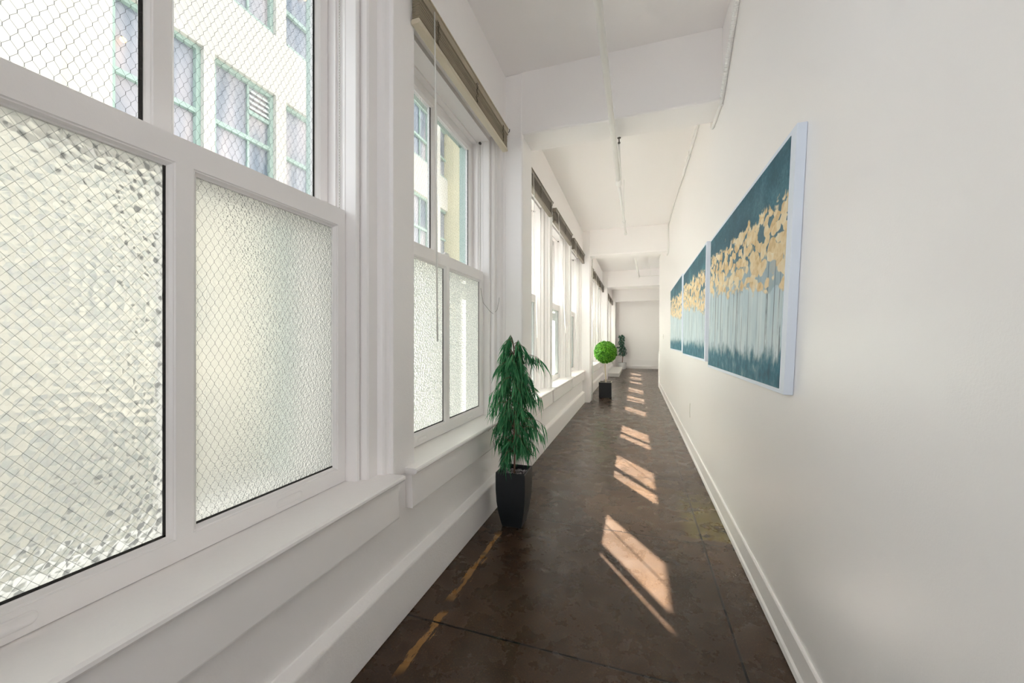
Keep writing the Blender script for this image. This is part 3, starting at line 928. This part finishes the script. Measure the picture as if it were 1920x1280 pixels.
for (z, ang, L, ri) in ((1.24, 0.3, 0.20, 0.12), (1.27, 0.1, 0.23, 0.09), (1.32, 2.9, 0.06, 0.20), (0.98, 0.1, 0.22, 0.10), (1.02, 3.1, 0.22, 0.06), (0.93, 2.9, 0.25, 0.06), (0.70, 3.2, 0.22, 0.10), (0.72, -0.1, 0.24, 0.08), (0.80, 0.0, 0.25, 0.06), (0.62, 3.0, 0.20, 0.08), (1.36, 3.6, 0.05, 0.14), (1.30, 0.2, 0.05, 0.18)):
    sprig(z, ang, L, ri, 20, 0.11)
obj('trunk', tr, M['bark'], root)
obj('foliage', lv, M['leaf1'], root)

# ball topiary in a black cube
px, py = -0.765, 10.06
root = tag(empty('potted_topiary', (px, py, 0)), 'bright green ball topiary on a thin stem in a black cube pot', 'plant')
r0 = 0.155
cb = MB()
vs = []
for z, r in ((0, r0 - 0.004), (0.385, r0), (0.385, r0 - 0.014), (0.33, r0 - 0.016)): vs += [(-r, -r, z), (r, -r, z), (r, r, z), (-r, r, z)]
fs = [(i * 4 + k, i * 4 + (k + 1) % 4, i * 4 + 4 + (k + 1) % 4, i * 4 + 4 + k) for i in range(3) for k in range(4)] + [(3, 2, 1, 0), (12, 13, 14, 15)]
cb.add(vs, fs)
obj('cube_pot', cb, M['pot2'], root, bevel=0.004)
rm = MB().box(-r0 - .002, r0 + .002, -r0 - .002, -r0 + 0.014, 0.386, 0.396).box(-r0 - .002, r0 + .002, r0 - 0.014, r0 + .002, 0.386, 0.396).box(-r0 - .002, -r0 + 0.014, -r0 + 0.014, r0 - 0.014, 0.386, 0.396).box(r0 - 0.014, r0 + .002, -r0 + 0.014, r0 - 0.014, 0.386, 0.396)
obj('pot_rim', rm, M['potrim'], root)
so = MB().box(-r0 + 0.02, r0 - 0.02, -r0 + 0.02, r0 - 0.02, 0.331, 0.35)
obj('soil', so, M['gravel'], root)
obj('trunk', MB().tube([(0.01, 0, 0.35), (0.006, 0, 0.5), (-0.006, 0, 0.7), (-0.01, 0, 0.92)], [0.017, 0.014, 0.013, 0.013], 10), M['barkp'], root)
rb_ = random.Random(9)
cw = MB()
Rb = 0.285
cc = Vector((0.0, 0, 1.155))
cw.ball(cc, Rb * 0.86, 20, 14)
for i in range(2400):
    z = 1 - 2 * (i + 0.5) / 2400
    t = i * 2.39996
    s = math.sqrt(1 - z * z)
    nrm = Vector((s * math.cos(t), s * math.sin(t), z))
    rad = Rb * (0.86 + 0.10 * rb_.random() + 0.03 * math.sin(nrm.x * 23) * math.sin(nrm.y * 19 + nrm.z * 21))
    tang = Vector((rb_.uniform(-1, 1), rb_.uniform(-1, 1), rb_.uniform(-1, 1)))
    d = (nrm * rb_.uniform(0.25, 1.1) + (tang - nrm * tang.dot(nrm)).normalized() * 0.9)
    leaf(cw, cc + nrm * rad, d, tang.cross(nrm) + nrm * 0.05, 0.042 * rb_.uniform(.8, 1.3), 0.026, 0.1)
obj('crown', cw, M['leaf2'], root)

# far ficus in a white pot
px, py = -0.70, 20.15
root = tag(empty('potted_ficus', (px, py, 0)), 'dark green ficus in a white pot at the far end wall', 'plant')
wp = MB().tube([(0, 0, 0.0), (0, 0, 0.02), (0, 0, 0.30), (0, 0, 0.33), (0, 0, 0.33), (0, 0, 0.28)], [0.16, 0.165, 0.205, 0.215, 0.195, 0.19], 24)
obj('round_pot', wp, M['potw'], root)
obj('soil', MB().tube([(0, 0, 0.285), (0, 0, 0.30)], 0.188, 20), M['gravel'], root)
rf = random.Random(21)
ft, fv = MB(), MB()
ft.tube([(0, 0, 0.29), (0.02, 0, 0.6), (-0.03, 0, 1.0), (-0.08, 0, 1.5)], [0.02, 0.018, 0.014, 0.008], 8)
for i in range(46):
    z = 0.62 + 1.0 * i / 45
    ang = i * 2.4
    L = rf.uniform(0.10, 0.27) * (1.0 if z < 1.0 else 0.82 - 0.25 * (z - 1.0))
    a = Vector((math.cos(ang), math.sin(ang), 0))
    pts = [Vector((-0.05 * (z - .6), 0, z)) + a * (L * t) + Vector((0, 0, 0.16 * math.sin(2.2 * t) - 0.05 * t)) for t in (0, .33, .66, 1)]
    ft.tube(pts, [0.005, 0.004, 0.003, 0.002], 5)
    for k in range(18):
        t = rf.uniform(0.25, 1.0) * 2.999
        p = pts[int(t)].lerp(pts[int(t) + 1], t - int(t))
        leaf(fv, p, a * rf.uniform(0, .9) + Vector((rf.uniform(-.8, .8), rf.uniform(-.8, .8), rf.uniform(-1.1, .3))), Vector((rf.uniform(-1, 1), rf.uniform(-1, 1), rf.uniform(-.3, .3))), 0.085 * rf.uniform(.8, 1.3), 0.034, 0.3)
obj('trunk', ft, M['bark'], root)
obj('foliage', fv, M['leaf3'], root)

# low boxed platform by the wall
root = tag(empty('platform', (-0.92, 17.6, 0)), 'low pale boxed platform along the window wall near the far end', 'platform')
obj('body', MB().box(-0.222, 0.25, -1.95, 1.9, 0.0, 0.125), M['step'], root, bevel=0.004)
obj('top_board', MB().box(-0.222, 0.262, -1.965, 1.91, 0.1255, 0.145), M['step'], root, bevel=0.004)

# small thermostat plate and a cable stub on the right wall
tp = tag(empty('wall_switch', (XR, 10.7, 1.55)), 'tiny white switch plate on the right wall past the paintings', 'switch')
obj('plate', MB().box(-0.008, -0.0005, -0.04, 0.04, -0.06, 0.06), M['trim'], tp, bevel=0.003)
obj('toggle', MB().box(-0.018, -0.0085, -0.006, 0.006, -0.012, 0.012), M['potrim'], tp)
cs = MB().tube([(XR - 0.004, 5.47, 0.44), (XR - 0.008, 5.46, 0.52), (XR - 0.005, 5.47, 0.60), (XR - 0.0005, 5.472, 0.63)], 0.0028, 6)
tag(obj('cable_stub', cs, M['potrim']), 'short loose cable stub poking from the right wall near the floor', 'cable')

# ------------------------------------------------------------------ the court outside
XF, ZG, ZTOP = -9.0, -4.0, 13.0
tag(obj('courtyard_ground', MB().box(-14, XEXT, -14, 40, ZG - 0.2, ZG), M['court']), 'pale paved ground of the light court outside', 'ground', kind='structure')
bld = tag(empty('building', (XF, 8.0, ZG)), 'cream apartment building with mint green windows and louver seen through the nearest window', 'building')
bx, by, bz = XF, 8.0, ZG
starts = [4.30, 6.06, 7.895, 13.93, 16.40]
WW = 1.53
rows = [3.88 - 8 + 4 * k for k in range(0, 4)]           # top heights : -4.12.. ; keep those above ground
rows = [3.88, 7.88, 11.88, -0.12]
HWN = 2.45
def L(x, y, z): return (x - bx, y - by, z - bz)
def lbox(mb, x0, x1, y0, y1, z0, z1, mi=0):
    mb.box(x0 - bx, x1 - bx, y0 - by, y1 - by, z0 - bz, z1 - bz, mi)
def facade_wall(ylo, yhi, root):
    wm = MB()
    zprev = ZG
    st = [q for q in starts if ylo < q < yhi]
    for zt in sorted(rows):
        zb = zt - HWN
        lbox(wm, XF - 0.4, XF, ylo, yhi, zprev, zb)
        yp = ylo
        for q in st:
            lbox(wm, XF - 0.4, XF, yp, q, zb, zt); yp = q + WW
        lbox(wm, XF - 0.4, XF, yp, yhi, zb, zt)
        zprev = zt
    lbox(wm, XF - 0.4, XF, ylo, yhi, zprev, ZTOP)
    if ylo < 3: lbox(wm, XF - 0.02, XF + 0.12, ylo, 3.6, ZG, ZTOP)
    lbox(wm, XF - 8, XF - 0.9, ylo, yhi, ZG, ZTOP)
    obj('wall', wm, M['facade'], root)
    rf = MB()
    lbox(rf, XF - 8.1, XF + 0.1, ylo, yhi, ZTOP, ZTOP + 0.15)
    obj('roof', rf, M['facade'], root)
bld2 = tag(empty('building', (XF, 8.0, ZG)), 'cream building with yellow stair tower seen through the second window', 'building')
facade_wall(1.9, 9.75, bld)
facade_wall(13.55, 19.7, bld2)
tw0 = MB()
lbox(tw0, XF - 3.5, XF - 0.05, 10.8, 14.38, ZTOP + 0.16, 24.0)
lbox(tw0, XF - 3.5, XF - 0.3, 9.76, 13.54, ZG, ZTOP + 0.155)
obj('added_sun_blocker', tw0, M['facade'], bld2)  # unseen tower added to keep direct sun off the nearest windows
tw = MB()
lbox(tw, XF - 0.3, -7.9, 17.15, 19.6, ZG, 12.9)
obj('stair_tower', tw, M['tower'], bld2)
def far_window(louver):
    fr = MB()
    w, h = WW, HWN
    x0, x1 = -0.24, -0.10
    t = 0.09
    fr.box(x0, x1, 0, t, 0, h).box(x0, x1, w - t, w, 0, h).box(x0, x1, t, w - t, h - t, h).box(x0, x1 + 0.06, t, w - t, 0, 0.09)
    rz = h - 1.43
    fr.box(x0, x1 - 0.01, t, w - t, rz - 0.05, rz + 0.05)
    fr.box(x0, x1 - 0.05, w * 0.58 - 0.025, w * 0.58 + 0.025, 0.09, h - t)
    if louver:
        fr.box(x0, x1 - 0.03, w * 0.58, w - t, h - 0.80, h - 0.70)
    me_f = fr.mesh('window', M['green'])
    pn = MB().box(-0.22, -0.20, t, w - t, 0.09, h - t)
    me_p = pn.mesh('pane', M['farpane'])
    me_l = None
    if louver:
        lo = MB()
        for k in range(4):
            z = h - 0.66 + k * 0.135
            lo.prism([(-0.20, z + 0.10), (-0.13, z), (-0.12, z + 0.01), (-0.19, z + 0.11)], w * 0.58 + 0.03, w - t, 'y')
        me_l = lo.mesh('louver', M['louver'])
    return me_f, me_p, me_l
plain, louv = far_window(False), far_window(True)
for zt in rows:
    for i, s in enumerate(starts):
        if s < -3 and zt < 0: continue
        kindw = louv if (abs(s - 6.06) < .01 and abs(zt - 7.88) < .01) else plain
        f = link('window', kindw[0], bld if s < 10 else bld2, L(XF, s, zt - HWN))
        link('pane', kindw[1], f)
        if kindw[2]: link('louver', kindw[2], f)
lb = [((-9.1, 4.50, 7.05), 'small glowing lamp in the window across the court, left pane'), ((-9.1, 8.60, 11.30), 'small glowing lamp in an upper window across the court')]
for (p, lab) in lb:
    r_ = tag(empty('pendant_lamp', p), lab, 'lamp')
    obj('bulb', MB().ball((0, 0, 0), 0.05, 12, 8), M['bulb'], r_, sm=True)
    obj('stem', MB().tube([(0, 0, 0.045), (-0.06, 0, 0.10)], 0.008, 6), M['steel'], r_)

# ------------------------------------------------------------------ light
SX, SY, TE = 1.0, -1.48, 1.034
hd = math.hypot(SX, SY)
sv = Vector((SX, SY, -TE * hd)).normalized()
sl = bpy.data.lights.new('sun', 'SUN')
sl.energy = 79.0
sl.angle = math.radians(0.6)
sl.color = (1.0, 0.955, 0.89)
so_ = bpy.data.objects.new('sun', sl)
COL.objects.link(so_)
so_.rotation_euler = sv.to_track_quat('-Z', 'Y').to_euler()
so_.location = (-12, 25, 25)

w = bpy.data.worlds.new('world')
sc.world = w
w.use_nodes = True
nt = w.node_tree
nt.nodes.clear()
tc = nd(nt, 'ShaderNodeTexCoord')
sp = nd(nt, 'ShaderNodeSeparateXYZ', {0: tc.outputs['Generated']})
skyc = ramp(nt, sp.outputs[2], [(0.0, (0.74, 0.79, 0.85, 1)), (0.25, (0.97, 0.98, 0.99, 1)), (1.0, (0.86, 0.91, 0.97, 1))])
bg = nd(nt, 'ShaderNodeBackground', {0: skyc, 1: 3.0})
wo = nd(nt, 'ShaderNodeOutputWorld', {0: bg.outputs[0]})

# ------------------------------------------------------------------ view
sc.view_settings.view_transform = 'Standard'
sc.view_settings.look = 'None'
sc.view_settings.gamma = 1.0
sc.view_settings.use_curve_mapping = False
sc.view_settings.exposure = 0.32
cy = sc.cycles
cy.max_bounces = 20
cy.diffuse_bounces = 12
cy.glossy_bounces = 6
cy.transmission_bounces = 10
cy.transparent_max_bounces = 24
cy.sample_clamp_indirect = 12.0
cy.caustics_refractive = True
cy.caustics_reflective = False
cy.use_denoising = True
